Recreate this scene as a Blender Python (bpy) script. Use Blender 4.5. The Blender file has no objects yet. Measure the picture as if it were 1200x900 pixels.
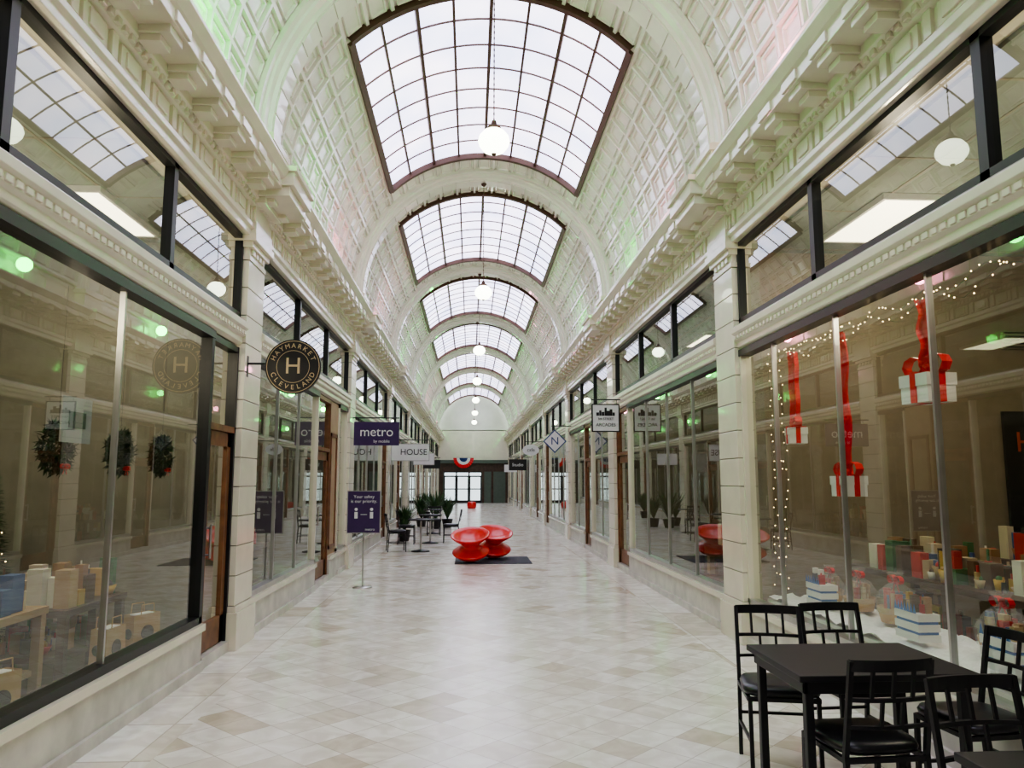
import bpy, bmesh, math, random
from mathutils import Matrix, Vector
random.seed(7)
scene=bpy.context.scene
pi=math.pi
XL,XR=-2.32,2.80
XC=(XL+XR)/2; R=(XR-XL)/2; ZS=5.32
PC=[1.2+7*k for k in range(-1,9)]   # pilaster / rib centres
Y0,Y1=PC[0],PC[-1]
SKA=45.5   # skylight edge angle
INS=.98    # skylight inset from rib centre
# ---------------------------------------------------------------- materials
def newmat(name):
    m=bpy.data.materials.new(name); m.use_nodes=True
    nt=m.node_tree; b=nt.nodes['Principled BSDF']; return m,nt,b
def pm(name,col,rough=.5,metal=0,var=.08,scale=6,spec=.5,emit=None,es=0,bump=0,coat=0):
    m,nt,b=newmat(name)
    b.inputs['Roughness'].default_value=rough; b.inputs['Metallic'].default_value=metal
    b.inputs['Specular IOR Level'].default_value=spec
    b.inputs['Coat Weight'].default_value=coat
    tc=nt.nodes.new('ShaderNodeTexCoord')
    n=nt.nodes.new('ShaderNodeTexNoise'); n.inputs['Scale'].default_value=scale; n.inputs['Detail'].default_value=4
    nt.links.new(tc.outputs['Object'],n.inputs['Vector'])
    r=nt.nodes.new('ShaderNodeValToRGB')
    r.color_ramp.elements[0].position=.3; r.color_ramp.elements[1].position=.7
    r.color_ramp.elements[0].color=[c*(1-var) for c in col[:3]]+[1]
    r.color_ramp.elements[1].color=[min(1,c*(1+var)) for c in col[:3]]+[1]
    nt.links.new(n.outputs['Fac'],r.inputs['Fac']); nt.links.new(r.outputs['Color'],b.inputs['Base Color'])
    if emit:
        b.inputs['Emission Color'].default_value=list(emit)+[1]; b.inputs['Emission Strength'].default_value=es
    if bump:
        bp=nt.nodes.new('ShaderNodeBump'); bp.inputs['Strength'].default_value=bump
        nt.links.new(n.outputs['Fac'],bp.inputs['Height']); nt.links.new(bp.outputs['Normal'],b.inputs['Normal'])
    return m
def mathn(nt,op,a,b=None):
    n=nt.nodes.new('ShaderNodeMath'); n.operation=op
    for i,x in enumerate((a,b)):
        if x is None: continue
        if isinstance(x,(int,float)): n.inputs[i].default_value=x
        else: nt.links.new(x,n.inputs[i])
    return n.outputs[0]
def mixc(nt,f,a,b):
    n=nt.nodes.new('ShaderNodeMix'); n.data_type='RGBA'
    for i,x in ((0,f),(6,a),(7,b)):
        if isinstance(x,(int,float)): n.inputs[i].default_value=x
        elif isinstance(x,tuple): n.inputs[i].default_value=x
        else: nt.links.new(x,n.inputs[i])
    return n.outputs[2]
def floor_mat():
    m,nt,b=newmat('marble_floor')
    tc=nt.nodes.new('ShaderNodeTexCoord'); sp=nt.nodes.new('ShaderNodeSeparateXYZ')
    nt.links.new(tc.outputs['Object'],sp.inputs[0])
    x,y=sp.outputs[0],sp.outputs[1]
    t=.27
    def tile(u,v,seed):
        fu=mathn(nt,'FLOOR',u); fv=mathn(nt,'FLOOR',v)
        c=nt.nodes.new('ShaderNodeCombineXYZ'); nt.links.new(fu,c.inputs[0]); nt.links.new(fv,c.inputs[1]); c.inputs[2].default_value=seed
        w=nt.nodes.new('ShaderNodeTexWhiteNoise'); nt.links.new(c.outputs[0],w.inputs['Vector'])
        ru=mathn(nt,'ABSOLUTE',mathn(nt,'SUBTRACT',mathn(nt,'FRACT',u),.5)); rv=mathn(nt,'ABSOLUTE',mathn(nt,'SUBTRACT',mathn(nt,'FRACT',v),.5))
        g=mathn(nt,'GREATER_THAN',mathn(nt,'MAXIMUM',ru,rv),.487)
        return w.outputs['Value'],g
    k=.70711/t
    u=mathn(nt,'MULTIPLY',mathn(nt,'ADD',x,y),k); v=mathn(nt,'MULTIPLY',mathn(nt,'SUBTRACT',x,y),k)
    w1,g1=tile(u,v,0.0)
    w2,g2=tile(mathn(nt,'MULTIPLY',x,1/.4),mathn(nt,'MULTIPLY',y,1/.7),3.0)
    ax=mathn(nt,'ABSOLUTE',mathn(nt,'SUBTRACT',x,XC))
    bord=mathn(nt,'GREATER_THAN',ax,2.12)
    mw=nt.nodes.new('ShaderNodeMix'); nt.links.new(bord,mw.inputs[0]); nt.links.new(w1,mw.inputs[2]); nt.links.new(w2,mw.inputs[3])
    mg=nt.nodes.new('ShaderNodeMix'); nt.links.new(bord,mg.inputs[0]); nt.links.new(g1,mg.inputs[2]); nt.links.new(g2,mg.inputs[3])
    r=nt.nodes.new('ShaderNodeValToRGB'); cr=r.color_ramp
    cr.elements[0].position=0; cr.elements[0].color=(.66,.58,.46,1)
    cr.elements[1].position=1; cr.elements[1].color=(.95,.925,.86,1)
    for p,c in ((.08,(.75,.69,.58,1)),(.25,(.84,.79,.70,1)),(.5,(.89,.855,.785,1)),(.8,(.925,.895,.83,1))):
        e=cr.elements.new(p); e.color=c
    nt.links.new(mw.outputs[0],r.inputs['Fac'])
    n=nt.nodes.new('ShaderNodeTexNoise'); n.inputs['Scale'].default_value=3.5; n.inputs['Detail'].default_value=8; n.inputs['Distortion'].default_value=1.6
    nt.links.new(tc.outputs['Object'],n.inputs['Vector'])
    vr=nt.nodes.new('ShaderNodeValToRGB'); vr.color_ramp.elements[0].position=.42; vr.color_ramp.elements[1].position=.62
    vr.color_ramp.elements[0].color=(.86,.84,.81,1); vr.color_ramp.elements[1].color=(1,1,1,1)
    nt.links.new(n.outputs['Fac'],vr.inputs['Fac'])
    mm=nt.nodes.new('ShaderNodeMix'); mm.data_type='RGBA'; mm.blend_type='MULTIPLY'; mm.inputs[0].default_value=1
    nt.links.new(r.outputs[0],mm.inputs[6]); nt.links.new(vr.outputs[0],mm.inputs[7])
    col=mixc(nt,mathn(nt,'MULTIPLY',mg.outputs[0],.65),mm.outputs[2],(.44,.37,.29,1))
    nt.links.new(col,b.inputs['Base Color'])
    nt.links.new(mathn(nt,'ADD',mathn(nt,'MULTIPLY',n.outputs['Fac'],.22),.09),b.inputs['Roughness'])
    b.inputs['Specular IOR Level'].default_value=.5
    return m
def glass_mat():
    m=bpy.data.materials.new('shop_glass'); m.use_nodes=True; nt=m.node_tree; nt.nodes.clear()
    o=nt.nodes.new('ShaderNodeOutputMaterial'); mx=nt.nodes.new('ShaderNodeMixShader')
    t=nt.nodes.new('ShaderNodeBsdfTransparent'); t.inputs[0].default_value=(.90,.94,.90,1)
    g=nt.nodes.new('ShaderNodeBsdfGlossy'); g.inputs['Roughness'].default_value=.01; g.inputs['Color'].default_value=(.93,.97,.92,1)
    lw=nt.nodes.new('ShaderNodeLayerWeight'); lw.inputs[0].default_value=.5
    f=mathn(nt,'ADD',mathn(nt,'MULTIPLY',mathn(nt,'POWER',lw.outputs['Facing'],3.2),.84),.09)
    nt.links.new(f,mx.inputs[0]); nt.links.new(t.outputs[0],mx.inputs[1]); nt.links.new(g.outputs[0],mx.inputs[2]); nt.links.new(mx.outputs[0],o.inputs[0])
    return m
def skyglass_mat():
    m,nt,b=newmat('skylight_glass')
    b.inputs['Base Color'].default_value=(.7,.7,.75,1); b.inputs['Roughness'].default_value=.3
    tc=nt.nodes.new('ShaderNodeTexCoord'); n=nt.nodes.new('ShaderNodeTexNoise'); n.inputs['Scale'].default_value=.9; n.inputs['Detail'].default_value=3
    nt.links.new(tc.outputs['Object'],n.inputs['Vector'])
    r=nt.nodes.new('ShaderNodeValToRGB'); r.color_ramp.elements[0].position=.3; r.color_ramp.elements[1].position=.7
    r.color_ramp.elements[0].color=(.55,.58,.86,1); r.color_ramp.elements[1].color=(.90,.82,1,1)
    nt.links.new(n.outputs['Fac'],r.inputs['Fac']); nt.links.new(r.outputs[0],b.inputs['Emission Color'])
    b.inputs['Emission Strength'].default_value=SKY
    return m
SKY=3.7
M={}
M['cream']=pm('glazed_terracotta',(.80,.745,.59),.22,var=.06,scale=3,coat=.4)
M['joint']=pm('grout',(.26,.235,.18),.8)
M['vault']=pm('glazed_vault_tile',(.81,.79,.68),.18,var=.05,scale=2,coat=.5)
M['floor']=floor_mat()
M['glass']=glass_mat()
M['sky']=skyglass_mat()
M['bronze']=pm('bronze_frame',(.10,.05,.035),.45,metal=.3)
M['black']=pm('black_frame',(.012,.013,.014),.35)
M['blackmetal']=pm('black_powdercoat',(.008,.008,.010),.42)
M['vinyl']=pm('black_vinyl',(.012,.012,.014),.3)
M['silver']=pm('aluminium',(.55,.55,.53),.3,metal=.9)
M['bulk']=pm('bulkhead_marble',(.62,.59,.52),.3,var=.18,scale=4)
M['wood']=pm('brown_wood',(.20,.085,.035),.4,var=.3,scale=9)
M['tanboard']=pm('tan_board',(.40,.28,.17),.6)
M['dkwood']=pm('dark_wood',(.07,.04,.025),.5,var=.3)
M['shopceil']=pm('shop_ceiling',(.22,.25,.21),.8)
M['shopwall']=pm('shop_wall',(.27,.255,.21),.8)
M['shopwall2']=pm('shop_wall_tan',(.28,.225,.16),.8)
M['shopfloor']=pm('shop_floor',(.08,.07,.06),.5)
M['troff']=pm('troffer_diffuser',(.9,.9,.85),.5,emit=(1,.88,.62),es=5)
M['globe']=pm('opal_globe',(.9,.9,.85),.3,emit=(.95,1,.80),es=7)
M['fairy']=pm('fairy_bulb',(.9,.7,.4),.3,emit=(1,.70,.36),es=9)
M['red']=pm('red_plastic',(.80,.018,.012),.28,coat=.4,var=.03)
M['redrib']=pm('red_ribbon',(.75,.012,.015),.4)
M['white']=pm('white_paint',(.82,.82,.8),.5,var=.03)
M['paper']=pm('poster_paper',(.38,.38,.36),.6,var=.03)
M['snow']=pm('cotton_snow',(.85,.87,.9),.9,bump=.6,scale=25)
M['mat']=pm('rubber_mat',(.03,.035,.05),.7)
M['purple']=pm('purple_panel',(.05,.022,.10),.45)
M['signblack']=pm('sign_black',(.015,.014,.014),.4)
M['gold']=pm('gold_letters',(.65,.50,.28),.4)
M['navy']=pm('navy_paint',(.03,.06,.2),.45)
M['blue']=pm('blue_box',(.03,.16,.5),.45)
M['kraft']=pm('kraft_paper',(.50,.32,.15),.8)
M['leaf']=pm('leaf_green',(.035,.09,.025),.55,var=.4)
M['pine']=pm('pine_green',(.016,.05,.02),.7,var=.4)
M['pot']=pm('clay_pot',(.2,.1,.06),.7)
M['orange']=pm('orange_letters',(.55,.08,.02),.5)
M['ringpanel']=pm('grey_green_paint',(.10,.13,.10),.5)
PAL=[pm('goods_%d'%i,c,.5) for i,c in enumerate([(.55,.03,.025),(.72,.62,.46),(.36,.20,.09),(.05,.12,.30),(.60,.38,.10),(.05,.18,.07),(.85,.82,.74),(.05,.05,.05),(.5,.03,.03),(.50,.34,.18),(.12,.07,.04),(.65,.53,.36)])]
def cello():
    m=bpy.data.materials.new('cellophane'); m.use_nodes=True; nt=m.node_tree; nt.nodes.clear()
    o=nt.nodes.new('ShaderNodeOutputMaterial'); mx=nt.nodes.new('ShaderNodeMixShader')
    t=nt.nodes.new('ShaderNodeBsdfTransparent'); g=nt.nodes.new('ShaderNodeBsdfPrincipled'); g.inputs['Roughness'].default_value=.15
    n=nt.nodes.new('ShaderNodeTexNoise'); n.inputs['Scale'].default_value=12
    nt.links.new(mathn(nt,'MULTIPLY',n.outputs['Fac'],.4),mx.inputs[0])
    nt.links.new(t.outputs[0],mx.inputs[1]); nt.links.new(g.outputs[0],mx.inputs[2]); nt.links.new(mx.outputs[0],o.inputs[0]); return m
M['clear']=cello()
# ---------------------------------------------------------------- mesh builder
class MB:
    def __init__(s,name): s.name=name; s.v=[];s.f=[];s.m=[];s.sm=[];s.mats=[];s.M=Matrix()
    def mi(s,mat):
        if isinstance(mat,str): mat=M[mat]
        if mat not in s.mats: s.mats.append(mat)
        return s.mats.index(mat)
    def add(s,vs,fs,mat,sm=False):
        o=len(s.v); s.v+= [s.M@Vector(p) for p in vs]; k=s.mi(mat)
        for f in fs: s.f.append([i+o for i in f]); s.m.append(k); s.sm.append(sm)
    def box(s,x0,x1,y0,y1,z0,z1,mat):
        x0,x1=sorted((x0,x1)); y0,y1=sorted((y0,y1)); z0,z1=sorted((z0,z1))
        s.add([(x0,y0,z0),(x1,y0,z0),(x1,y1,z0),(x0,y1,z0),(x0,y0,z1),(x1,y0,z1),(x1,y1,z1),(x0,y1,z1)],
              [(0,3,2,1),(4,5,6,7),(0,1,5,4),(1,2,6,5),(2,3,7,6),(3,0,4,7)],mat)
    def cbox(s,c,sz,mat): s.box(c[0]-sz[0]/2,c[0]+sz[0]/2,c[1]-sz[1]/2,c[1]+sz[1]/2,c[2]-sz[2]/2,c[2]+sz[2]/2,mat)
    def cyl(s,p0,p1,r0,mat,r1=None,n=12,sm=True,caps=True):
        p0=Vector(p0);p1=Vector(p1); r1=r0 if r1 is None else r1
        d=(p1-p0).normalized(); a=d.orthogonal().normalized(); b=d.cross(a)
        vs=[]
        for p,r in((p0,r0),(p1,r1)):
            for i in range(n):
                t=2*pi*i/n; vs.append(p+a*math.cos(t)*r+b*math.sin(t)*r)
        s.add(vs,[(i,(i+1)%n,n+(i+1)%n,n+i) for i in range(n)],mat,sm)
        if caps: s.add(vs,[tuple(range(n))[::-1],tuple(range(n,2*n))],mat)
    def tube(s,pts,r,mat,n=8):
        for a,b in zip(pts[:-1],pts[1:]): s.cyl(a,b,r,mat,n=n)
        for p in pts[1:-1]: s.sph(p,r,mat,6,4)
    def lathe(s,prof,mat,n=32,o=(0,0,0),sm=True):
        vs=[];fs=[]
        for r,z in prof:
            for i in range(n):
                t=2*pi*i/n; vs.append((o[0]+r*math.cos(t),o[1]+r*math.sin(t),o[2]+z))
        for j in range(len(prof)-1):
            for i in range(n):
                fs.append((j*n+i,j*n+(i+1)%n,(j+1)*n+(i+1)%n,(j+1)*n+i))
        s.add(vs,fs,mat,sm)
    def sph(s,c,r,mat,n=12,k=8,sz=1):
        s.lathe([(max(r*math.sin(pi*j/k),1e-4),-r*sz*math.cos(pi*j/k)) for j in range(k+1)],mat,n,c)
    def prism(s,prof,y0,y1,mat,fx=lambda d:d):
        n=len(prof)
        vs=[(fx(d),y0,z) for d,z in prof]+[(fx(d),y1,z) for d,z in prof]
        s.add(vs,[(i,(i+1)%n,n+(i+1)%n,n+i) for i in range(n)]+[tuple(range(n))[::-1],tuple(range(n,2*n))],mat)
    def build(s,loc=(0,0,0),rz=0,parent=None,recalc=True,bevel=0,rot=None):
        me=bpy.data.meshes.new(s.name); me.from_pydata([tuple(p) for p in s.v],[],s.f)
        for m in s.mats: me.materials.append(m)
        me.polygons.foreach_set('material_index',s.m); me.polygons.foreach_set('use_smooth',s.sm)
        if recalc:
            bm=bmesh.new(); bm.from_mesh(me); bmesh.ops.recalc_face_normals(bm,faces=bm.faces); bm.to_mesh(me); bm.free()
        me.update()
        ob=bpy.data.objects.new(s.name,me); scene.collection.objects.link(ob)
        ob.location=loc; ob.rotation_euler=rot or (0,0,rz)
        if parent: ob.parent=parent
        if bevel:
            b=ob.modifiers.new('bevel','BEVEL'); b.width=bevel; b.segments=2; b.limit_method='ANGLE'
        return ob
def text(body,size,loc,mat,parent,rot=(pi/2,0,0),ext=.002,roll=0,sp=1):
    cu=bpy.data.curves.new('lettering','FONT'); cu.body=body; cu.size=size; cu.align_x='CENTER'; cu.align_y='CENTER'; cu.extrude=ext; cu.space_character=sp
    cu.materials.append(M[mat] if isinstance(mat,str) else mat)
    ob=bpy.data.objects.new('lettering',cu); scene.collection.objects.link(ob); ob.parent=parent
    ob.matrix_local=Matrix.Translation(loc)@Matrix.Rotation(roll,4,'Y')@Matrix.Rotation(rot[2],4,'Z')@Matrix.Rotation(rot[0],4,'X')
    return ob
def SX(side):
    return (lambda d:XL-d) if side=='left' else (lambda d:XR+d)
# ---------------------------------------------------------------- floor
m=MB('floor'); m.box(XL-.12,XR+.12,Y0,Y1+.1,-.1,0,'floor'); m.build()
# ---------------------------------------------------------------- vault
def P(r,a,y): return (XC+r*math.cos(a),y,ZS+r*math.sin(a))
ceil=MB('ceiling')
D=math.radians
def patch(mb,r0,a0,a1,y0,y1,mat,n=6,r1=None):
    for i in range(n):
        b0=a0+(a1-a0)*i/n;b1=a0+(a1-a0)*(i+1)/n
        mb.add([P(r0,b0,y0),P(r0,b1,y0),P(r0,b1,y1),P(r0,b0,y1)],[(0,1,2,3)],mat)
def coffer(mb,a0,a1,y0,y1):
    ac,yc=(a0+a1)/2,(y0+y1)/2; ha,hy=(a1-a0)/2,(y1-y0)/2
    rings=[(0,0,),(.022,0),(.030,.05),(.068,.05),(.078,.015),(.095,.015),(.105,.04)]
    vs=[]
    for ins,dr in rings:
        da=max(ha-ins/R,.002); dy=max(hy-ins,.005)
        for sa,sy in((-1,-1),(1,-1),(1,1),(-1,1)): vs.append(P(R+dr,ac+sa*da,yc+sy*dy))
    fs=[]
    for j in range(len(rings)-1):
        for i in range(4): fs.append((j*4+i,j*4+(i+1)%4,(j+1)*4+(i+1)%4,(j+1)*4+i))
    k=(len(rings)-1)*4; fs.append((k,k+1,k+2,k+3))
    mb.add(vs,fs,'vault')
A0,A1=D(2),D(SKA-1.5)
for b in range(9):
    ya,yb=PC[b]+.28,PC[b+1]-.28
    NR,NC=5,13
    for lo,hi in((A0,A1),(pi-A1,pi-A0)):
        for i in range(NR):
            for j in range(NC):
                coffer(ceil,lo+(hi-lo)*i/NR,lo+(hi-lo)*(i+1)/NR,ya+(yb-ya)*j/NC,ya+(yb-ya)*(j+1)/NC)
    patch(ceil,R,D(-1),A0,ya,yb,'vault',1); patch(ceil,R,pi-A0,D(181),ya,yb,'vault',1)
    s0,s1=PC[b]+INS,PC[b+1]-INS
    for u,v in((ya,s0),(s1,yb)):
        for i in range(11):
            a=A1+(pi-2*A1)*i/11; c=A1+(pi-2*A1)*(i+1)/11
            coffer(ceil,a,c,u,v)
    patch(ceil,R,A1,D(SKA),s0,s1,'vault',1); patch(ceil,R,pi-D(SKA),pi-A1,s0,s1,'vault',1)
for a in (D(1.5),):
    for aa in (a,pi-a):
        p=P(R-.02,aa,0); ceil.cyl((p[0],Y0,p[2]),(p[0],Y1,p[2]),.045,'vault',n=8)
for c in PC[1:-1]:
    prof=[(-.36,.0),(-.36,-.05),(-.28,-.06),(-.27,-.09),(-.20,-.11),(-.18,-.15),(.18,-.15),(.20,-.11),(.27,-.09),(.28,-.06),(.36,-.05),(.36,.0)]
    n=72
    vs=[];fs=[]
    for i in range(n+1):
        a=pi*i/n
        for y,r in prof: vs.append(P(R+r,a,c+y))
    k=len(prof)
    for i in range(n):
        for j in range(k-1): fs.append((i*k+j,i*k+j+1,(i+1)*k+j+1,(i+1)*k+j))
    ceil.add(vs,fs,'vault',False)
    nv=26
    for i in range(nv):
        a0=pi*i/nv+.004; a1=pi*(i+1)/nv-.004; 
        vs=[];fs=[]
        for q in range(3):
            a=a0+(a1-a0)*q/2
            for y,r in((-.15,-.15),(-.15,-.168),(.15,-.168),(.15,-.15)): vs.append(P(R+r,a,c+y))
        for q in range(2):
            for j in range(3): fs.append((q*4+j,q*4+j+1,(q+1)*4+j+1,(q+1)*4+j))
        fs+= [(0,1,2,3),(8,9,10,11)]
        ceil.add(vs,fs,'vault')
ceil.build(recalc=False)
# skylights
for b in range(9):
    s0,s1=PC[b]+INS,PC[b+1]-INS
    m=MB('skylight')
    a0,a1=D(SKA),D(180-SKA)
    patch(m,R+.05,a0-.02,a1+.02,s0-.03,s1+.03,'sky',24)
    def arcbar(y,w,ri,ro,mat,n=24):
        vs=[];fs=[]
        for i in range(n+1):
            a=a0+(a1-a0)*i/n
            for yy,r in((-w,ri),(w,ri),(w,ro),(-w,ro)): vs.append(P(R+r,a,y+yy))
        for i in range(n):
            for j in range(4): fs.append((i*4+j,i*4+(j+1)%4,(i+1)*4+(j+1)%4,(i+1)*4+j))
        m.add(vs,fs,mat)
    def lonbar(a,w,ri,ro,mat):
        da=w/R
        vs=[P(R+r,a+q*da,y) for y in(s0,s1) for q,r in((-1,ri),(1,ri),(1,ro),(-1,ro))]
        m.add(vs,[(0,1,5,4),(1,2,6,5),(2,3,7,6),(3,0,4,7),(0,1,2,3),(4,5,6,7)],mat)
    arcbar(s0,.045,-.05,.06,'bronze'); arcbar(s1,.045,-.05,.06,'bronze')
    lonbar(a0,.045,-.05,.06,'bronze'); lonbar(a1,.045,-.05,.06,'bronze')
    for i in range(1,8): arcbar(s0+(s1-s0)*i/8,.010,.03,.055,'bronze')
    for i in range(1,8): lonbar(a0+(a1-a0)*i/8,.017 if i%2 else .024,.02 if i%2 else -.01,.055,'bronze')
    m.build(recalc=False)
# ---------------------------------------------------------------- side walls
for si,side in enumerate(('left','right')):
    fx=SX(side)
    w=MB('wall_'+side)
    for c in PC[1:]:
        y0,y1=c-.3,c+.3
        if c>Y1-.1: y1=c
        w.box(fx(-.0),fx(.30),y0+.02,y1-.02,0,4.25,'joint')
        w.box(fx(-.05),fx(.2),y0-.03,y1+.03 if y1>c else y1,0,.36,'cream')
        w.box(fx(-.03),fx(.2),y0-.015,y1+.015 if y1>c else y1,.36,.42,'cream')
        z=.425; h=.292
        while z+h<3.95:
            w.box(fx(-.012),fx(.16),y0,y1,z,z+h-.009,'cream'); z+=h
        w.box(fx(-.02),fx(.2),y0-.01,y1+.01 if y1>c else y1,z,z+.05,'cream')
        w.box(fx(-.005),fx(.18),y0,y1,z+.05,4.13,'cream')
        for q in (-.18,-.06,.06,.18):
            if c+q<y1: w.box(fx(-.03),fx(.0),c+q-.04,c+q+.04,z+.07,4.06,'cream')
        w.box(fx(-.05),fx(.2),y0-.03,y1+.03 if y1>c else y1,4.06,4.12,'cream')
        w.box(fx(-.09),fx(.2),y0-.06,y1+.06 if y1>c else y1,4.12,4.2,'cream')
    for b in range(9):
        ya,yb=PC[b]+.3,PC[b+1]-.3
        if b==0: ya=PC[b]
        zb=[(.06,3.02),(.02,3.05),(.02,3.10),(-.01,3.12),(-.01,3.17),(-.04,3.19),(-.04,3.25),(.0,3.28),(.06,3.31),(.2,3.31),(.2,3.02)]
        w.prism(zb,ya,yb,'cream',fx)
        nb=int((yb-ya)/.09)
        for i in range(nb):
            y=ya+(i+.5)*(yb-ya)/nb
            w.box(fx(-.022),fx(.0),y-.03,y+.03,3.125,3.165,'cream')
    w.box(fx(.02),fx(.3),Y0,Y1,4.2,ZS+.02,'cream')
    y=Y0+.35
    while y<Y1-.3:
        w.box(fx(.0),fx(.03),y-.28,y+.28,4.98,5.24,'cream'); y+=.7
    w.build(bevel=.004)
    t=MB('trim_%d'%(si+1))
    prof=[(.05,4.18),(-.02,4.18),(-.02,4.24),(-.05,4.26),(-.05,4.31),(.0,4.33),(.0,4.50),(-.05,4.52),(-.07,4.56),(-.10,4.58),(-.10,4.66),(-.34,4.67),(-.34,4.76),(-.37,4.78),(-.42,4.85),(-.42,4.88),(.05,4.90)]
    t.prism(prof,Y0,Y1,'cream',fx)
    step=.5
    y=Y0+.3
    while y<Y1-.2:
        t.box(fx(-.09),fx(-.31),y-.11,y+.11,4.61,4.672,'cream')
        t.box(fx(-.09),fx(-.24),y-.085,y+.085,4.56,4.612,'cream')
        t.box(fx(-.33),fx(-.36),y-.13,y+.13,4.68,4.76,'cream')
        t.box(fx(0.01),fx(-.025),y-.15,y+.15,4.335,4.495,'cream')
        t.box(fx(0.01),fx(-.04),y-.09,y+.09,4.36,4.47,'cream')
        t.box(fx(0.01),fx(-.03),y+.21,y+.29,4.335,4.51,'cream')
        y+=step
    y=Y0+.05
    while y<Y1-.1:
        t.box(fx(-.05),fx(-.085),y,y+.055,4.525,4.575,'cream'); y+=.1
    for c in PC[1:-1]:
        t.box(fx(.02),fx(-.075),c-.32,c+.32,4.19,4.34,'cream')
        t.box(fx(.02),fx(-.05),c-.27,c+.27,4.34,4.54,'cream')
        t.box(fx(.02),fx(-.16),c-.34,c+.34,4.53,4.6,'cream')
        t.box(fx(.02),fx(-.42),c-.38,c+.38,4.6,4.7,'cream')
        t.box(fx(.02),fx(-.47),c-.42,c+.42,4.7,4.84,'cream')
        t.box(fx(.02),fx(-.50),c-.45,c+.45,4.84,4.9,'cream')
        t.box(fx(.05),fx(-.2),c-.34,c+.34,4.9,5.32,'cream')
        t.box(fx(.05),fx(-.23),c-.37,c+.37,5.22,5.30,'cream')
    t.build(bevel=.005)
# ---------------------------------------------------------------- shopfronts
def shopfront(side,b,parts,sashes,black):
    fx=SX(side)
    fm='black' if black else 'cream'
    w=MB('window_%d'%(b*2+(1 if side=='left' else 2)))
    for i in range(len(sashes)-1):
        a,c=sashes[i],sashes[i+1]
        w.box(fx(.05),fx(.13),a,a+.04,3.31,4.2,'black'); w.box(fx(.05),fx(.13),c-.04,c,3.31,4.2,'black')
        w.box(fx(.05),fx(.13),a,c,3.31,3.36,'black'); w.box(fx(.05),fx(.13),a,c,4.14,4.2,'black')
        w.add([(fx(.09),a+.03,3.34),(fx(.09),c-.03,3.34),(fx(.09),c-.03,4.16),(fx(.09),a+.03,4.16)],[(0,1,2,3)],'glass')
    base=MB('baseboard_'+side)
    for p in parts:
        if p[0]=='win':
            _,a,c,n=p
            base.box(fx(.03),fx(.2),a,c,0,.34,'bulk'); base.box(fx(.0),fx(.2),a,c,.34,.40,'cream')
            base.box(fx(.0),fx(.05),a,c,0,.08,'bulk')
            t=.06 if black else .04
            w.box(fx(.04),fx(.15),a,a+t,.40,3.02,fm); w.box(fx(.04),fx(.15),c-t,c,.40,3.02,fm)
            w.box(fx(.04),fx(.15),a,c,.40,.46,'black'if black else 'silver'); w.box(fx(.03),fx(.15),a,c,2.95,3.02,'black')
            js=n if isinstance(n,list) else [a+(c-a)*i/n for i in range(1,n)]
            for y in js:
                w.box(fx(.07),fx(.11),y-.011,y+.011,.44,2.97,'silver')
            w.add([(fx(.09),a+.03,.43),(fx(.09),c-.03,.43),(fx(.09),c-.03,2.98),(fx(.09),a+.03,2.98)],[(0,1,2,3)],'glass')
        elif p[0]=='door':
            _,a,c=p
            base.box(fx(.02),fx(.35),a,c,0,.10,'bulk')
            d=MB('door_%d'%(b*2+(1 if side=='left' else 2)))
            wd='wood'
            tr='black' if black else 'wood'
            d.box(fx(.05),fx(.15),a,a+.04,.10,3.0,tr); d.box(fx(.05),fx(.15),c-.04,c,.10,3.0,tr)
            d.box(fx(.05),fx(.15),a,c,2.12,2.18,wd); d.box(fx(.05),fx(.15),a,c,2.94,3.0,tr)
            a2,c2=a+.045,c-.045
            d.box(fx(.08),fx(.125),a2,a2+.10,.11,2.11,wd); d.box(fx(.08),fx(.125),c2-.10,c2,.11,2.11,wd)
            d.box(fx(.08),fx(.125),a2,c2,.11,.36,wd); d.box(fx(.08),fx(.125),a2,c2,1.98,2.11,wd)
            d.add([(fx(.1),a2+.08,.3),(fx(.1),c2-.08,.3),(fx(.1),c2-.08,2.0),(fx(.1),a2+.08,2.0)],[(0,1,2,3)],'glass')
            d.add([(fx(.1),a+.04,2.17),(fx(.1),c-.04,2.17),(fx(.1),c-.04,2.96),(fx(.1),a+.04,2.96)],[(0,1,2,3)],'glass')
            d.cyl((fx(.03),a2+.06,.95),(fx(.03),a2+.06,1.25),.012,'silver'); d.cyl((fx(.03),a2+.06,.98),(fx(.09),a2+.06,.98),.01,'silver'); d.cyl((fx(.03),a2+.06,1.22),(fx(.09),a2+.06,1.22),.01,'silver')
            d.build()
        elif p[0]=='panel':
            _,a,c=p
            base.box(fx(.02),fx(.2),a,c,0,.34,'bulk'); base.box(fx(.0),fx(.2),a,c,.34,.40,'cream')
            w.box(fx(.07),fx(.12),a,c,.40,3.0,'tanboard')
            w.box(fx(.05),fx(.07),a+.1,c-.1,.5,.56,'wood'); w.box(fx(.05),fx(.07),a+.1,c-.1,2.4,2.46,'wood')
            w.box(fx(.05),fx(.07),a+.1,a+.16,.5,2.46,'wood'); w.box(fx(.05),fx(.07),c-.16,c-.1,.5,2.46,'wood')
    w.build(); base.build()
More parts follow.
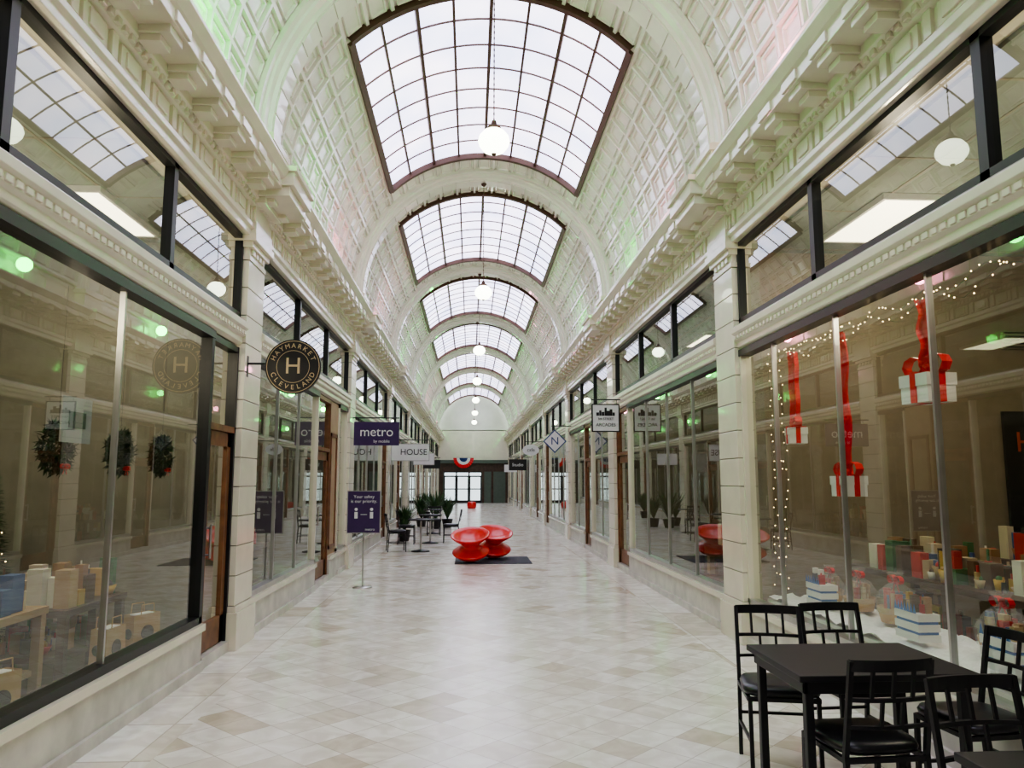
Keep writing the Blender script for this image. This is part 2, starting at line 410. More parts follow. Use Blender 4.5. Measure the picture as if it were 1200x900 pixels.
for b in range(9):
    ya,yb=PC[b]+.3,PC[b+1]-.3
    third=[ya+(yb-ya)*i/3 for i in range(4)]
    if b==0: ya=PC[0]; third[0]=ya
    if b==1:
        sL=[ya,3.85,6.05,yb]; sR=[ya,3.95,6.1,yb]
        shopfront('left',b,[('win',ya,7.12,[3.6,5.35]),('door',7.12,yb)],sL,True); shopfront('right',b,[('win',ya,yb,[2.1,3.35,4.6,5.85,7.1])],sR,False)
    elif b==2:
        shopfront('left',b,[('win',ya,ya+3.6,3),('door',ya+3.6,ya+4.7),('panel',ya+4.7,yb-.9),('win',yb-.9,yb,1)],third,False)
        shopfront('right',b,[('win',ya,yb-1.1,4),('door',yb-1.1,yb)],third,False)
    else:
        pl=[('win',ya,ya+2.6,2),('door',ya+2.6,ya+3.6),('win',ya+3.6,yb,2)]
        pr=[('win',ya,yb-1.1,4),('door',yb-1.1,yb)]
        if b%2: pl,pr=[('win',ya,yb-1.1,4),('door',yb-1.1,yb)],[('win',ya,ya+2.6,2),('door',ya+2.6,ya+3.6),('win',ya+3.6,yb,2)]
        shopfront('left',b,pl,third,False); shopfront('right',b,pr,third,False)
# ---------------------------------------------------------------- shop shells
def goods(mb,x0,x1,y0,y1,z,n,hmax=.3,smin=.05,smax=.15):
    x0,x1=sorted((x0,x1))
    for i in range(n):
        sx=random.uniform(smin,smax);sy=random.uniform(smin,smax);h=random.uniform(.3,1)*hmax
        if x1-x0<sx+.02: sx=(x1-x0)*.8
        x=random.uniform(x0+sx/2,x1-sx/2);y=random.uniform(y0+sy/2,y1-sy/2)
        mat=random.choice(PAL)
        q=random.random()
        if q<.45: mb.box(x-sx/2,x+sx/2,y-sy/2,y+sy/2,z,z+h,mat)
        elif q<.6: mb.lathe([(.001,0),(sx*.3,0),(sx*.5,h*.4),(sx*.48,h*.4),(sx*.001,h*.35)],mat,10,(x,y,z)); mb.sph((x,y,z+h*.42),sx*.3,random.choice(PAL),8,5)
        else:
            r=min(sx,sy)*.36; mb.cyl((x,y,z),(x,y,z+h*.7),r,mat,n=10); mb.cyl((x,y,z+h*.7),(x,y,z+h),r*.4,random.choice(PAL),n=8)
def shelf(side,d,ya,yb,h=2.1,depth=.4,levels=5,mat='dkwood'):
    fx=SX(side); s=MB('display_shelf')
    for y in (ya,(ya+yb)/2,yb): s.box(fx(d),fx(d+depth),y-.02,y+.02,.12,h,mat)
    s.box(fx(d+depth-.02),fx(d+depth),ya,yb,.12,h,mat)
    for i in range(levels):
        z=.2+(h-.2)*i/levels; s.box(fx(d),fx(d+depth-.02),ya,yb,z-.03,z,mat)
        goods(s,fx(d+.02),fx(d+depth-.04),ya+.04,yb-.04,z,int((yb-ya)*7),.28)
    s.box(fx(d),fx(d+depth),ya,yb,h,h+.03,mat)
    s.build(recalc=False)
def dtable(side,d,ya,yb,h=.8,w=.7,n=30,mat='dkwood',hm=.28):
    fx=SX(side); s=MB('display_table')
    s.box(fx(d),fx(d+w),ya,yb,h-.05,h,mat)
    for y in(ya+.04,(ya+yb)/2,yb-.04):
        for q in(.04,w-.04): s.box(fx(d+q-.03),fx(d+q+.03),y-.03,y+.03,.12,h-.05,mat)
    s.box(fx(d+.05),fx(d+w-.05),ya+.05,yb-.05,.32,.36,mat)
    goods(s,fx(d+.04),fx(d+w-.04),ya+.04,yb-.04,h,n,hm); goods(s,fx(d+.08),fx(d+w-.08),ya+.08,yb-.08,.36,n//2,.25)
    s.build(recalc=False)
for side in('left','right'):
    fx=SX(side); DEP=4.6; ZC=4.17
    w=MB('wall_shop_'+side)
    wm='shopwall' if side=='left' else 'shopwall2'
    w.box(fx(DEP),fx(DEP+.1),Y0,Y1,0,4.3,wm)
    for c in PC:
        w.box(fx(.3),fx(DEP),c-.05,c+.05,.12,ZC,wm)
    w.build()
    f=MB('floor_shop_'+side); f.box(fx(.2),fx(DEP),Y0,Y1,0,.12,'shopfloor'); f.build()
    c=MB('ceiling_shop_'+side); c.box(fx(.3),fx(DEP),Y0,Y1,ZC,ZC+.08,'shopceil')
    y=Y0+.6
    while y<Y1: c.box(fx(.3),fx(DEP),y-.012,y+.012,ZC-.006,ZC,'joint'); y+=1.2
    d=.9
    while d<DEP: c.box(fx(d-.012),fx(d+.012),Y0,Y1,ZC-.006,ZC,'joint'); d+=1.2
    c.build()
    for b in range(9):
        yc=(PC[b]+PC[b+1])/2
        if b==1: spots=[(.9,7.15),(3.2,5.4)] if side=='left' else [(.85,6.95),(3.2,5.4)]
        else: spots=[(1.2,yc-1.6),(3.2,yc)] if b>2 else [(1.2,yc-1.6),(1.2,yc+1.6),(3.2,yc)]
        t=MB('ceiling_light')
        for d,y in spots:
            t.box(fx(d),fx(d+.6),y-.6,y+.6,ZC-.05,ZC-.012,'troff')
            for u,v,p,q in((d-.03,d,y-.63,y+.63),(d+.6,d+.63,y-.63,y+.63),(d,d+.6,y-.63,y-.6),(d,d+.6,y+.6,y+.63)):
                t.box(fx(u),fx(v),p,q,ZC-.06,ZC-.006,'white')
        t.build()
        if b!=0 and not(b==1):
            ya,yb=PC[b]+.5,PC[b+1]-.5
            shelf(side,3.9,ya,yb); 
            dtable(side,.45,ya+.1,ya+2.3); dtable(side,1.8,ya+2.9,yb-.8)
# bay 1 fittings
shelf('left',3.9,1.8,6.2,h=1.7); dtable('left',.62,2.8,5.7,h=.78,n=150,hm=.26,mat='tanboard'); dtable('left',.62,5.95,6.95,h=.70,n=60,hm=.30); dtable('left',2.15,2.6,7.6,h=.9,n=170,hm=.36)
shelf('right',3.9,1.8,7.7,h=1.5); dtable('right',1.0,2.4,4.3,h=.82,n=90,hm=.26);dtable('right',1.0,4.6,7.7,h=.82,n=140,hm=.30); dtable('right',2.3,3,7.5,h=.9,n=160,hm=.36)
m=MB('window_display_platform'); m.box(XL-.22,XL-.58,1.6,7.0,.12,.26,'dkwood'); m.build()
m=MB('window_display_platform'); m.box(XR+.22,XR+.92,1.6,7.85,.12,.46,'white'); m.build()
sn=MB('snow_blanket'); nx,ny=11,90
vs=[(XR+.22+.68*i/nx,1.62+6.2*j/ny,.462+random.uniform(.0,.03)+.03*math.sin(j*.5+i)**2) for j in range(ny+1) for i in range(nx+1)]
sn.add(vs,[(j*(nx+1)+i,j*(nx+1)+i+1,(j+1)*(nx+1)+i+1,(j+1)*(nx+1)+i) for j in range(ny) for i in range(nx)],'snow',True); sn.build(recalc=False)
def bag(x,y,z,s=.24):
    b=MB('paper_bag'); w=s*.42; t=s*.22
    b.add([(-t,-w,0),(t,-w,0),(t,w,0),(-t,w,0),(-t*.9,-w,s),(t*.9,-w,s),(t*.9,w,s),(-t*.9,w,s),(-t*.3,-w*.9,s),(t*.3,-w*.9,s)],
          [(0,1,2,3),(0,1,5,4),(1,2,6,5),(2,3,7,6),(3,0,4,7)],'kraft')
    for q in(-1,1):
        b.tube([(q*t*.9,-w*.5,s),(q*t*.9,-w*.45,s*1.25),(q*t*.9,w*.45,s*1.25),(q*t*.9,w*.5,s)],.004,'kraft',6)
    for q in(-1,1): b.cyl((q*(t+.001),0,s*.5),(q*(t+.004),0,s*.5),s*.2,'signblack',n=20)
    b.cyl((0,-w-.004,s*.5),(0,-w-.001,s*.5),s*.14,'signblack',n=20)
    b.cbox((0,0,s*.55),(t*1.2,w*1.4,s*.9),'white')
    b.build(loc=(x,y,z),rz=random.uniform(-.5,.1),recalc=False)
for yy in (3.7,4.7,6.1,6.7): bag(XL-.38,yy,.262,.30)
def bow(mb,c,s,mat='redrib'):
    x,y,z=c
    for q in(-1,1):
        pts=[]
        for k in range(9):
            t=pi*2*k/8; pts.append((x,y+q*s*(.5-.5*math.cos(t)),z+s*.35*math.sin(t)+s*.1))
        for a,b in zip(pts[:-1],pts[1:]):
            mb.add([(a[0]-s*.2,a[1],a[2]),(a[0]+s*.2,a[1],a[2]),(b[0]+s*.2,b[1],b[2]),(b[0]-s*.2,b[1],b[2])],[(0,1,2,3)],mat,True)
        mb.add([(x,y,z),(x,y+q*s*.15,z),(x,y+q*s*.6,z-s*.9),(x,y+q*s*.35,z-s*.9)],[(0,1,2,3)],mat)
    mb.sph((x,y,z),s*.18,mat,8,6)
def wreath(x,y,z,r=.15):
    w=MB('wreath')
    for i in range(900):
        t=random.uniform(0,2*pi); u=random.uniform(0,2*pi); rr=r+.04*math.cos(u)
        p=Vector((.04*math.sin(u),rr*math.cos(t),rr*math.sin(t)))
        d=Vector((random.uniform(-1,1),random.uniform(-1,1),random.uniform(-1,1))).normalized()*.05
        s=d.cross(Vector((.3,.5,.8))).normalized()*.012
        w.add([p-s,p+s,p+d],[(0,1,2)],'pine')
    bow(w,(.06,0,-r),.05)
    w.cyl((0,0,r),(0,0,2.94-z),.0015,'signblack',n=5)
    w.build(loc=(x,y,z),recalc=False)
for y in (5.15,6.05,6.85): wreath(XL-.36,y,1.86,.125)
def tree(x,y,z0,h,rad,lights=True):
    root=bpy.data.objects.new('christmas_tree',None); scene.collection.objects.link(root); root.location=(x,y,z0)
    t=MB('foliage'); t.cyl((0,0,0),(0,0,h*.95),.03,'dkwood',r1=.008); t.cyl((0,0,0),(0,0,.10),.09,'pot',r1=.11)
    for i in range(1800):
        k=random.random()**.7; zz=.12+k*(h-.12); a=random.uniform(0,2*pi); r=rad*(1-k)*random.uniform(.5,1)+.01
        p=Vector((r*math.cos(a),r*math.sin(a),zz)); d=Vector((math.cos(a),math.sin(a),random.uniform(-.4,.3)))*.08
        s=Vector((-math.sin(a),math.cos(a),.2))*.015
        t.add([p-s,p+s,p+d],[(0,1,2)],'pine')
    t.build(parent=root,recalc=False)
    l=MB('fairy_lights')
    for i in range(30):
        k=i/30; a=k*2*pi*6; r=rad*(1-k)+.04; l.sph((r*math.cos(a),r*math.sin(a),.15+k*(h-.2)),.006,'fairy',6,4)
    l.build(parent=root,recalc=False)
tree(XL-1.73,6.75,.12,1.62,.30); tree(XL-3.4,7.1,.12,1.7,.38)
m=MB('window_poster'); m.box(XL-.12,XL-.13,4.72,5.08,1.88,2.16,'paper'); m.box(XL-.115,XL-.12,4.8,5.0,1.97,2.07,'ringpanel'); m.build()
def hanging_gift(x,y,z,s,top=2.92):
    g=MB('hanging_gift_box')
    g.cbox((0,0,0),(s*.8,s,s*.72),'white'); g.cbox((0,0,s*.22),(s*.86,s*1.05,s*.32),'white')
    g.cbox((0,0,0.01),(s*.2,s*1.07,s*.8),'redrib'); g.cbox((0,0,0.01),(s*.88,s*.2,s*.8),'redrib')
    bow(g,(0,0,s*.55),s*.75)
    hh=top-z
    n=14
    for i in range(n):
        a=s*.5+(hh-s*.5)*i/n; b=s*.5+(hh-s*.5)*(i+1)/n
        ya=.02*math.sin(i); yb=.02*math.sin(i+1)
        g.add([(0,-.055+ya,a),(0,.055+ya,a),(0,.055+yb,b),(0,-.055+yb,b)],[(0,1,2,3)],'redrib')
        g.add([(-.05,ya,a),(.05,ya,a),(.05,yb,b),(-.05,yb,b)],[(0,1,2,3)],'redrib')
    g.build(loc=(x,y,z),rz=random.uniform(-.3,.3),recalc=False)
hanging_gift(XR+.38,5.15,2.28,.27); hanging_gift(XR+.38,6.35,1.60,.23); hanging_gift(XR+.38,7.35,2.08,.21); hanging_gift(XR+.38,3.7,2.0,.25)
def basket(x,y,z,s):
    g=MB('gift_basket')
    g.lathe([(.01,0),(s*.5,0),(s*.62,s*.5),(s*.6,s*.5),(s*.48,.02)],'kraft',16)
    for i in range(16):
        a=random.uniform(0,2*pi); r=s*.3; g.cyl((r*math.cos(a),r*math.sin(a),.02),(r*math.cos(a),r*math.sin(a),s*random.uniform(.6,1.15)),s*.12,random.choice(PAL[:5]+[PAL[8],PAL[9],PAL[11]]),n=8)
    g.lathe([(s*.62,s*.3),(s*.7,s*.7),(s*.45,s*1.1),(s*.1,s*1.35),(s*.3,s*1.65)],'clear',14)
    bow(g,(0,0,s*1.35),s*.4)
    g.build(loc=(x,y,z),recalc=False)
for y,s in((7.3,.2),(6.75,.22),(6.15,.24),(4.9,.25),(4.25,.26),(3.05,.26),(2.5,.24)): basket(XR+.62,y,.525,s)
def crate(x,y,mat2,h):
    g=MB('gift_crate'); 
    for z in(.03,.10,.17): g.cbox((0,0,z),(.16,.30,.05),'white')
    g.cbox((0,0,.1),(.14,.28,.18),mat2)
    for q in range(7): g.add([(-.085,-.14+q*.04,.2),(-.085,-.10+q*.04,.2),(-.085,-.12+q*.04,.27)],[(0,1,2)],mat2)
    goods(g,-.06,.06,-.12,.12,.19,12,h,.03,.06)
    g.build(loc=(x,y,.525),recalc=False)
for y in(7.0,5.5,4.55,3.65): crate(XR+.40,y,'blue',.14)
fl=MB('fairy_lights')
def strand(pts,n):
    for i in range(n):
        t=i/(n-1)*(len(pts)-1); k=min(int(t),len(pts)-2); u=t-k
        p=Vector(pts[k])*(1-u)+Vector(pts[k+1])*u
        p+=Vector((random.uniform(-.015,.015),random.uniform(-.03,.03),random.uniform(-.02,.02)))
        fl.sph(p,.005,'fairy',6,4)
    for a,b in zip(pts[:-1],pts[1:]): fl.cyl(a,b,.0015,'leaf',n=4)
X=XR+.19
for q in range(3): strand([(X,7.52-.14*q,2.9),(X+.02,7.5-.14*q,1.8),(X,7.52-.12*q,.65)],26)
pts=[(X,7.5-i*.3,2.86+(.05 if i%2 else -.03)) for i in range(20)]; strand(pts,80)
pts=[(X+.02,7.4-i*.37,2.80+(.08 if i%2 else -.04)) for i in range(16)]; strand(pts,60)
fl.build(recalc=False)
m=MB('menu_board'); m.cbox((0,0,0),(1.2,.04,1.3),'signblack'); o=m.build(loc=(XR+3.62,8.1,1.75))
text('HAPPY\nCLE',.31,(-.02,-.025,.15),'orange',o)
m=MB('air_vent'); m.cbox((0,0,0),(.4,.04,.2),'joint')
for i in range(5): m.cbox((0,-.025,-.08+i*.04),(.36,.015,.012),'signblack')
m.build(loc=(XR+3.3,8.12,3.2))
# ---------------------------------------------------------------- pendants
LZ=5.42
for c in PC[1:-1]:
    root=bpy.data.objects.new('pendant_lamp',None); scene.collection.objects.link(root); root.location=(XC,c,LZ)
    g=MB('globe'); 
    g.lathe([(.001,-.15),(.05,-.145),(.12,-.11),(.165,-.05),(.178,.0),(.165,.055),(.12,.11),(.07,.14),(.001,.15)],'globe',24)
    g.build(parent=root,recalc=False)
    g=MB('stem')
    g.lathe([(.001,.13),(.085,.13),(.08,.16),(.04,.19),(.025,.24),(.001,.25)],'bronze',16)
    g.lathe([(.001,-.175),(.02,-.165),(.03,-.15),(.03,-.14)],'bronze',12)
    L=ZS+R-.165-LZ
    z=.24
    g.cyl((0,0,.2),(0,0,L),.005,'bronze',n=6)
    while z<L-.1:
        g.cyl((0,0,z),(0,0,z+.03),.009,'bronze',n=6); z+=.07
    g.lathe([(.001,L-.06),(.04,L-.05),(.06,L),(.001,L)],'bronze',16)
    g.build(parent=root,recalc=False)
# ---------------------------------------------------------------- end walls
def endwall(name,y,th,opening):
    w=MB(name)
    xs=(XL-.3,XR+.3)
    if opening:
        a,b,zt=opening
        w.box(xs[0],a,y,y+th,0,ZS+.05,'cream'); w.box(b,xs[1],y,y+th,0,ZS+.05,'cream'); w.box(a,b,y,y+th,zt,ZS+.05,'cream')
    else: w.box(xs[0],xs[1],y,y+th,0,ZS+.05,'cream')
    n=32; vs=[(XC,y,ZS)]+[(XC+(R+.1)*math.cos(pi*i/n),y,ZS+(R+.1)*math.sin(pi*i/n)) for i in range(n+1)]
    w.add(vs,[(0,i,i+1) for i in range(1,n+1)],'vault')
    return w
DX0,DX1=-1.95,.85
w=endwall('wall_end',Y1,.2,(DX0,DX1,2.3))
w.box(XL,XR,Y1-.25,Y1,2.9,3.15,'ringpanel'); w.box(XL,XR,Y1-.08,Y1,2.3,2.9,'dkwood')
w.box(XL,DX0,Y1-.06,Y1,0,2.3,'ringpanel'); w.box(DX1,XR,Y1-.06,Y1,0,2.3,'ringpanel')
for x in (XL+.02,DX0-.2,DX1+.02,DX1+.7,XR-.2): w.box(x,x+.16,Y1-.1,Y1,0,2.9,'dkwood')
w.build()
w=endwall('wall_back',Y0-.2,.2,None); w.build()
d=MB('door_20')
nd=3
for i in range(nd+1):
    x=DX0+(DX1-DX0)*i/nd; d.box(x-.05,x+.05,Y1-.02,Y1+.1,0,2.3,'black')
for i in range(nd):
    x0=DX0+(DX1-DX0)*i/nd; x1=DX0+(DX1-DX0)*(i+1)/nd
    d.box(x0+.05,x0+.10,Y1+.02,Y1+.08,.0,2.0,'black'); d.box(x1-.10,x1-.05,Y1+.02,Y1+.08,0,2.0,'black')
    d.box(x0,x1,Y1+.02,Y1+.08,0,.2,'black'); d.box(x0,x1,Y1+.02,Y1+.08,.98,1.06,'black'); d.box(x0,x1,Y1+.02,Y1+.08,1.9,2.0,'black')
d.box(DX0,DX1,Y1-.02,Y1+.1,2.22,2.3,'black')
d.add([(DX0,Y1+.06,0),(DX1,Y1+.06,0),(DX1,Y1+.06,2.3),(DX0,Y1+.06,2.3)],[(0,1,2,3)],'glass')
d.build(recalc=False)
m=MB('bunting_fan')
for (r0,r1,mt) in((0,.3,'navy'),(.3,.5,'white'),(.5,.75,'redrib')):
    n=24
    for i in range(n):
        a,b=pi+pi*i/n,pi+pi*(i+1)/n
        oy=.03*(i%2); oy2=.03*((i+1)%2)
        m.add([(r0*math.cos(a),oy,r0*math.sin(a)),(r1*math.cos(a),oy,r1*math.sin(a)),(r1*math.cos(b),oy2,r1*math.sin(b)),(r0*math.cos(b),oy2,r0*math.sin(b))],[(0,1,2,3)],mt)
m.build(loc=(-.5,Y1-.32,3.3),recalc=False)
# ---------------------------------------------------------------- furniture
def chair(x,y,rz,name='dining_chair',s=1):
    c=MB(name); w=.19; t=.0125
    bk=-.19; fr=.19
    def bar(a,b,r=t,mat='blackmetal'): 
        c.cyl(a,b,r*1.25,mat,n=4,sm=False)
    for q in(-1,1):
        bar((q*w,bk-.03,0),(q*w,bk,.45)); bar((q*w,bk,.45),(q*w*.98,bk-.075,.87))
        bar((q*(w-.005),fr+.01,0),(q*(w-.005),fr,.44))
        bar((q*w,bk-.01,.2),(q*(w-.005),fr,.2),.009)
        bar((q*w,bk,.43),(q*w,fr,.43))
    bar((-w,fr,.43),(w,fr,.43)); bar((-w,bk,.43),(w,bk,.43)); bar((-w,bk-.015,.25),(w,bk-.015,.25),.009)
    def P2(u,z):
        return (u*w,bk-.075*(z-.45)/.42-.03*(1-u*u),z)
    for z,hh in((.85,.05),(.70,.018),(.58,.016)):
        n=8
        for i in range(n):
            u0=-1+2*i/n;u1=-1+2*(i+1)/n
            a=P2(u0,z);b=P2(u1,z)
            vs=[]
            for p in(a,b):
                for dy in(-.009,.009):
                    for dz in(-hh/2,hh/2): vs.append((p[0],p[1]+dy,p[2]+dz))
            c.add(vs,[(0,1,5,4),(2,3,7,6),(0,2,6,4),(1,3,7,5),(0,1,3,2),(4,5,7,6)],'blackmetal')
    for u in(-.5,0,.5): bar(P2(u,.70),P2(u,.84),.008)
    for u in(-.25,.25): bar(P2(u,.58),P2(u,.70),.008)
    prof=[(0.001,0),(.9,0),(1.0,.012),(1.02,.03),(.97,.05),(.7,.06),(.001,.062)]
    n=28; vs=[];fs=[]
    for r,z in prof:
        for i in range(n):
            a=2*pi*i/n; ca,sa=math.cos(a),math.sin(a)
            e=.45; px=abs(ca)**e*(1 if ca>0 else -1); py=abs(sa)**e*(1 if sa>0 else -1)
            vs.append((px*.205*r*(1+.06*py),py*.20*r+.01,.44+z))
    for j in range(len(prof)-1):
        for i in range(n): fs.append((j*n+i,j*n+(i+1)%n,(j+1)*n+(i+1)%n,(j+1)*n+i))
    c.add(vs,fs,'vinyl',True)
    return c.build(loc=(x,y,0.0),rz=rz,recalc=True)
def table(x0,x1,y0,y1,h=.75):
    t=MB('cafe_table'); hx,hy=(x1-x0)/2,(y1-y0)/2
    t.box(-hx,hx,-hy,hy,h-.03,h,'blackmetal')
    t.box(-hx+.03,hx-.03,-hy+.03,-hy+.05,h-.09,h-.03,'blackmetal'); t.box(-hx+.03,hx-.03,hy-.05,hy-.03,h-.09,h-.03,'blackmetal')
    t.box(-hx+.03,-hx+.05,-hy+.03,hy-.03,h-.09,h-.03,'blackmetal'); t.box(hx-.05,hx-.03,-hy+.03,hy-.03,h-.09,h-.03,'blackmetal')
    for a in(-1,1):
        for b in(-1,1): t.box(a*(hx-.06)-.02,a*(hx-.06)+.02,b*(hy-.06)-.02,b*(hy-.06)+.02,0,h-.03,'blackmetal')
    t.build(loc=((x0+x1)/2,(y0+y1)/2,0),bevel=.004)
table(1.53,2.40,3.62,4.32); table(1.62,2.5,1.95,2.62)
chair(1.80,4.58,pi-.2); chair(2.30,4.66,pi+.05)
chair(1.83,3.66,.06); chair(2.55,3.92,pi/2+.1); chair(2.02,2.82,pi+.08)
m=MB('rubber_mat'); m.box(-.3,1.25,15.6,17.0,0,.012,'mat'); m.build()
def spun(x,y,tilt,az,sc=.86):
    s=MB('spinning_top_chair')
    prof=[(.001,.0),(.05,.0),(.18,.04),(.32,.13),(.40,.19),(.41,.21),(.38,.23),(.26,.275),(.19,.32),(.175,.36),(.20,.41),(.29,.48),(.38,.545),(.415,.58),(.42,.605),(.40,.61),(.33,.56),(.22,.50),(.10,.47),(.001,.465)]
    s.M=Matrix.Rotation(az,4,'Z')@Matrix.Rotation(tilt,4,'Y')@Matrix.Scale(sc,4)
    s.lathe(prof,'red',48)
    for z,r in((.08,.24),(.12,.305),(.16,.36),(.29,.235),(.44,.24),(.48,.29),(.52,.345)):
        s.lathe([(r-.004,z-.006),(r+.01,z),(r-.004,z+.006)],'red',48)
    zm=min(v.z for v in s.v)
    s.build(loc=(x,y,.0125-zm),recalc=False)
spun(.04,16.0,.34,-1.75,.94); spun(.48,16.75,.34,-1.35,.94)
def sign(name,w,h,loc,mat,border=None,chain=0,bracket=0,side=-1):
    s=MB(name); s.cbox((0,0,0),(w,.03,h),mat)
    if border:
        for q in(-1,1):
            s.cbox((0,0,q*(h/2-.01)),(w,.036,.02),border); s.cbox((q*(w/2-.01),0,0),(.02,.036,h),border)
    if chain:
        for q in(-1,1): s.cyl((q*w*.4,0,h/2),(q*w*.4,0,h/2+chain),.005,'black',n=6)
        s.cyl((-w*.5 if side>0 else -bracket,0,h/2+chain),(bracket if side>0 else w*.5,0,h/2+chain),.012,'black',n=8)
    return s.build(loc=loc,recalc=False)
s=MB('sign_stand'); s.cbox((0,0,1.16),(.50,.02,.64),'purple'); s.cyl((0,.02,.02),(0,.02,1.45),.012,'silver'); s.lathe([(.001,0),(.15,0),(.15,.012),(.02,.02),(.001,.02)],'silver',24,(0,.02,0))
for q in(-1,1): s.cbox((q*.255,0,1.16),(.012,.028,.66),'silver'); s.cbox((0,0,1.16+q*.325),(.52,.028,.012),'silver')
for q in(-.12,.12):
    s.cyl((q,-.012,1.20),(q,-.010,1.20),.025,'white',n=16); s.cbox((q,-.011,1.11),(.05,.004,.10),'white')
s.cbox((0,-.011,1.12),(.1,.004,.008),'white')
o=s.build(loc=(-1.66,12.3,0),recalc=False)
text('Your safety\nis our priority.',.07,(0,-.013,1.36),'white',o); text('metro',.06,(0.1,-.013,.89),'white',o)
s=MB('hanging_round_sign'); s.cyl((0,-.02,0),(0,.02,0),.285,'signblack',n=48)
def ring(mb,r,t,y,mat,n=48):
    for i in range(n):
        a,b=2*pi*i/n,2*pi*(i+1)/n
        mb.add([(r*math.cos(a),y,r*math.sin(a)),((r+t)*math.cos(a),y,(r+t)*math.sin(a)),((r+t)*math.cos(b),y,(r+t)*math.sin(b)),(r*math.cos(b),y,r*math.sin(b))],[(0,1,2,3)],mat)
ring(s,.265,.006,-.0215,'gold'); ring(s,.165,.005,-.0215,'gold')
s.cyl((-.48,0,.03),(-.27,0,.03),.012,'black',n=8); s.cbox((-.475,0,.0),(.02,.06,.22),'black')
o=s.build(loc=(-1.84,8.0,2.82),recalc=False)
text('H',.24,(0,-.023,0),'gold',o)
for word,top in(('HAYMARKET',True),('CLEVELAND',False)):
    n=len(word)
    for i,ch in enumerate(word):
        k=(i-(n-1)/2)*.29
        a=(pi/2-k) if top else (-pi/2+k)
        roll=k if top else -k
        text(ch,.07,(.217*math.cos(a),-.023,.217*math.sin(a)),'gold',o,roll=roll)
o=sign('hanging_sign',.88,.46,(-1.84,15.2,2.56),'purple',bracket=.5,chain=.08,side=-1); text('metro',.26,(0,-.018,.03),'white',o); text('by mobile',.08,(.1,-.018,-.15),'white',o)
o=sign('hanging_sign',1.1,.5,(-1.72,22.2,2.45),'white',border='silver',bracket=.62,chain=.1,side=-1); text('HOUSE',.24,(.1,-.02,0),'signblack',o)
o=sign('hanging_sign',.8,.45,(-1.75,29.2,2.45),'white',border='silver',bracket=.6,chain=.1,side=-1)
o=sign('hanging_sign',.8,.4,(-1.8,36.2,2.4),'signblack',bracket=.55,chain=.1,side=-1)
o=sign('hanging_sign',.52,.52,(2.5,14.1,2.80),'white',border='signblack',bracket=.34,chain=.08,side=1); text('5th STREET',.06,(0,-.02,-.02),'signblack',o); text('ARCADES',.085,(0,-.02,-.13),'signblack',o)
m=MB('skyline_cutout')
for i,(wd,hh) in enumerate(((.05,.06),(.04,.1),(.05,.07),(.04,.15),(.06,.09),(.05,.12),(.04,.06))): m.cbox((-.15+i*.05,-.018,.04+hh/2),(wd,.004,hh),'signblack')
m.build(parent=o)
s=MB('hanging_sign'); s.M=Matrix.Rotation(pi/4,4,'Y'); s.cbox((0,0,0),(.46,.03,.46),'navy'); s.cbox((0,-.002,0),(.40,.034,.40),'white'); s.M=Matrix(); 
s.cyl((0,0,.32),(0,0,.42),.005,'black'); s.cyl((-.1,0,.42),(.5,0,.42),.012,'black')
o=s.build(loc=(2.32,21.1,2.72),recalc=False); text('N',.3,(0,-.022,0),'navy',o)
s=MB('hanging_sign'); s.M=Matrix.Scale(1.5,4,(1,0,0)); s.cyl((0,-.015,0),(0,.015,0),.2,'white',n=32); s.M=Matrix(); s.cyl((-.2,0,.3),(.6,0,.3),.012,'black'); s.cyl((0,0,.19),(0,0,.3),.005,'black')
o=s.build(loc=(2.2,28.0,2.75),recalc=False); text('cafe',.18,(0,-.02,0),'signblack',o)
o=sign('hanging_sign',.8,.5,(2.15,35.0,2.35),'signblack',bracket=.65,chain=.1,side=1); text('Studio',.2,(0,-.02,0),'white',o)
o=sign('hanging_sign',.7,.4,(2.2,42.0,2.3),'white',bracket=.6,chain=.1,side=1)
def plant(x,y,h=1.0,pot=.18):
    p=MB('potted_plant'); p.lathe([(.001,0),(pot*.7,0),(pot,.3),(pot*1.05,.3),(pot*.95,.3),(pot*.9,.27),(.001,.27)],'signblack',20)
    for i in range(110):
        a=random.uniform(0,2*pi); r=random.uniform(.3,1); L=h*random.uniform(.35,1)
        b=Vector((0,0,.27)); e=Vector((math.cos(a)*r*h*.4,math.sin(a)*r*h*.4,.27+L*.75)); mid=(b+e)/2+Vector((0,0,.12*h))
        s=Vector((-math.sin(a),math.cos(a),0))*.03
        p.add([b-s*.2,b+s*.2,mid+s,mid-s],[(0,1,2,3)],'leaf'); p.add([mid-s,mid+s,e],[(0,1,2)],'leaf')
    p.build(loc=(x,y,0),recalc=False)
plant(-1.8,21.6,1.0); plant(-1.2,27.0,1.5,.22); plant(-1.75,28.2,1.3,.2); plant(-.8,27.6,1.2,.2); plant(-1.9,34,1.2)
def bistro(x,y):
    t=MB('bistro_table'); t.lathe([(.001,.72),(.30,.72),(.31,.735),(.30,.75),(.001,.75)],'blackmetal',28); t.cyl((0,0,.02),(0,0,.72),.025,'silver'); t.lathe([(.001,0),(.22,0),(.21,.02),(.03,.05),(.001,.05)],'blackmetal',24); t.build(loc=(x,y,0),recalc=False)
bistro(-1.15,18.4); bistro(-1.05,20.8); bistro(-1.15,24.5)
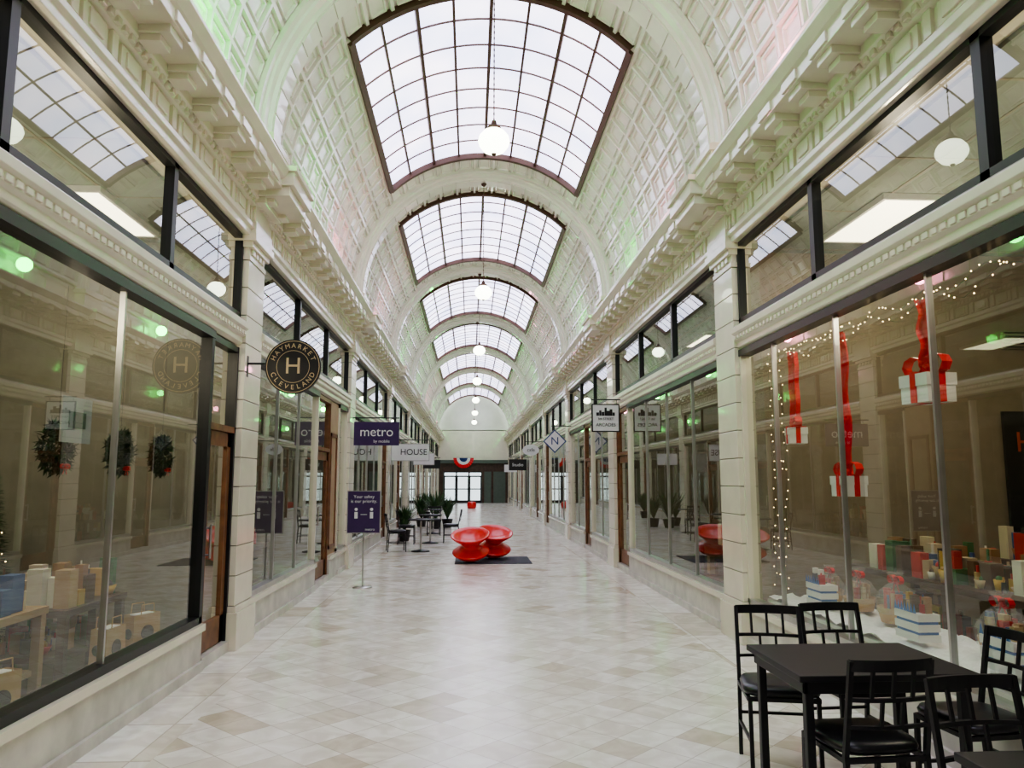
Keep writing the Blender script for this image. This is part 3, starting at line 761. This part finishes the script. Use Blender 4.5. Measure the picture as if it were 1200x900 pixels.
chair(-1.72,18.5,-pi/2+.2,'bistro_chair'); chair(-.5,21.0,pi/2,'bistro_chair'); chair(-1.65,20.6,-pi/2,'bistro_chair'); chair(-1.1,23.8,.1,'bistro_chair')
s=MB('red_ottoman'); s.lathe([(.001,0),(.2,0),(.26,.05),(.28,.2),(.25,.36),(.18,.4),(.001,.41)],'red',24); s.build(loc=(.1,46,0),recalc=False)
# ---------------------------------------------------------------- lights
def upl(x,y,z,col,e,n='uplight'):
    l=bpy.data.lights.new(n,'POINT'); l.color=col; l.energy=e; l.shadow_soft_size=.12
    o=bpy.data.objects.new(n,l); scene.collection.objects.link(o); o.location=(x,y,z)
G=(.08,1,.12); PK=(1,.3,.5)
for y,cl,cr,e in((4.2,G,G,52),(6.2,G,PK,66),(10.4,G,PK,26),(12.8,PK,G,38),(18.5,PK,G,38),(25,G,PK,38),(32,G,G,38),(39,PK,G,38),(46,G,G,38),(54,G,G,30)):
    ee=e*.6
    upl(XL+.22,y,5.2,cl,ee); upl(XR-.22,y,5.2,cr,ee*(.6 if cr is PK else 1))
W_=(1,.84,.62)
upl(XL-.9,4.2,3.0,W_,52,'shop_fill_light'); upl(XL-.9,6.3,3.0,W_,42,'shop_fill_light'); upl(XR+1.0,4.0,3.3,W_,40,'shop_fill_light'); upl(XR+1.0,6.3,3.3,W_,40,'shop_fill_light')  # added fill lights that brighten the window goods, not fixtures of the shops
wld=bpy.data.worlds.new('World'); scene.world=wld; wld.use_nodes=True
nt=wld.node_tree; bg=nt.nodes['Background']; bg.inputs[0].default_value=(.85,.92,1,1); bg.inputs[1].default_value=2.0
try:
    scene.view_settings.look='AgX - Medium High Contrast'
except Exception as e: print(e)
# ---------------------------------------------------------------- camera
cam=bpy.data.cameras.new('camera'); co=bpy.data.objects.new('camera',cam); scene.collection.objects.link(co)
co.location=(0,0,1.65); cam.lens=27; cam.sensor_width=36; cam.sensor_fit='HORIZONTAL'; cam.clip_start=.05; cam.clip_end=300
co.rotation_euler=(pi/2+math.atan(113/900),0,-math.atan(49*.992/900))
scene.camera=co
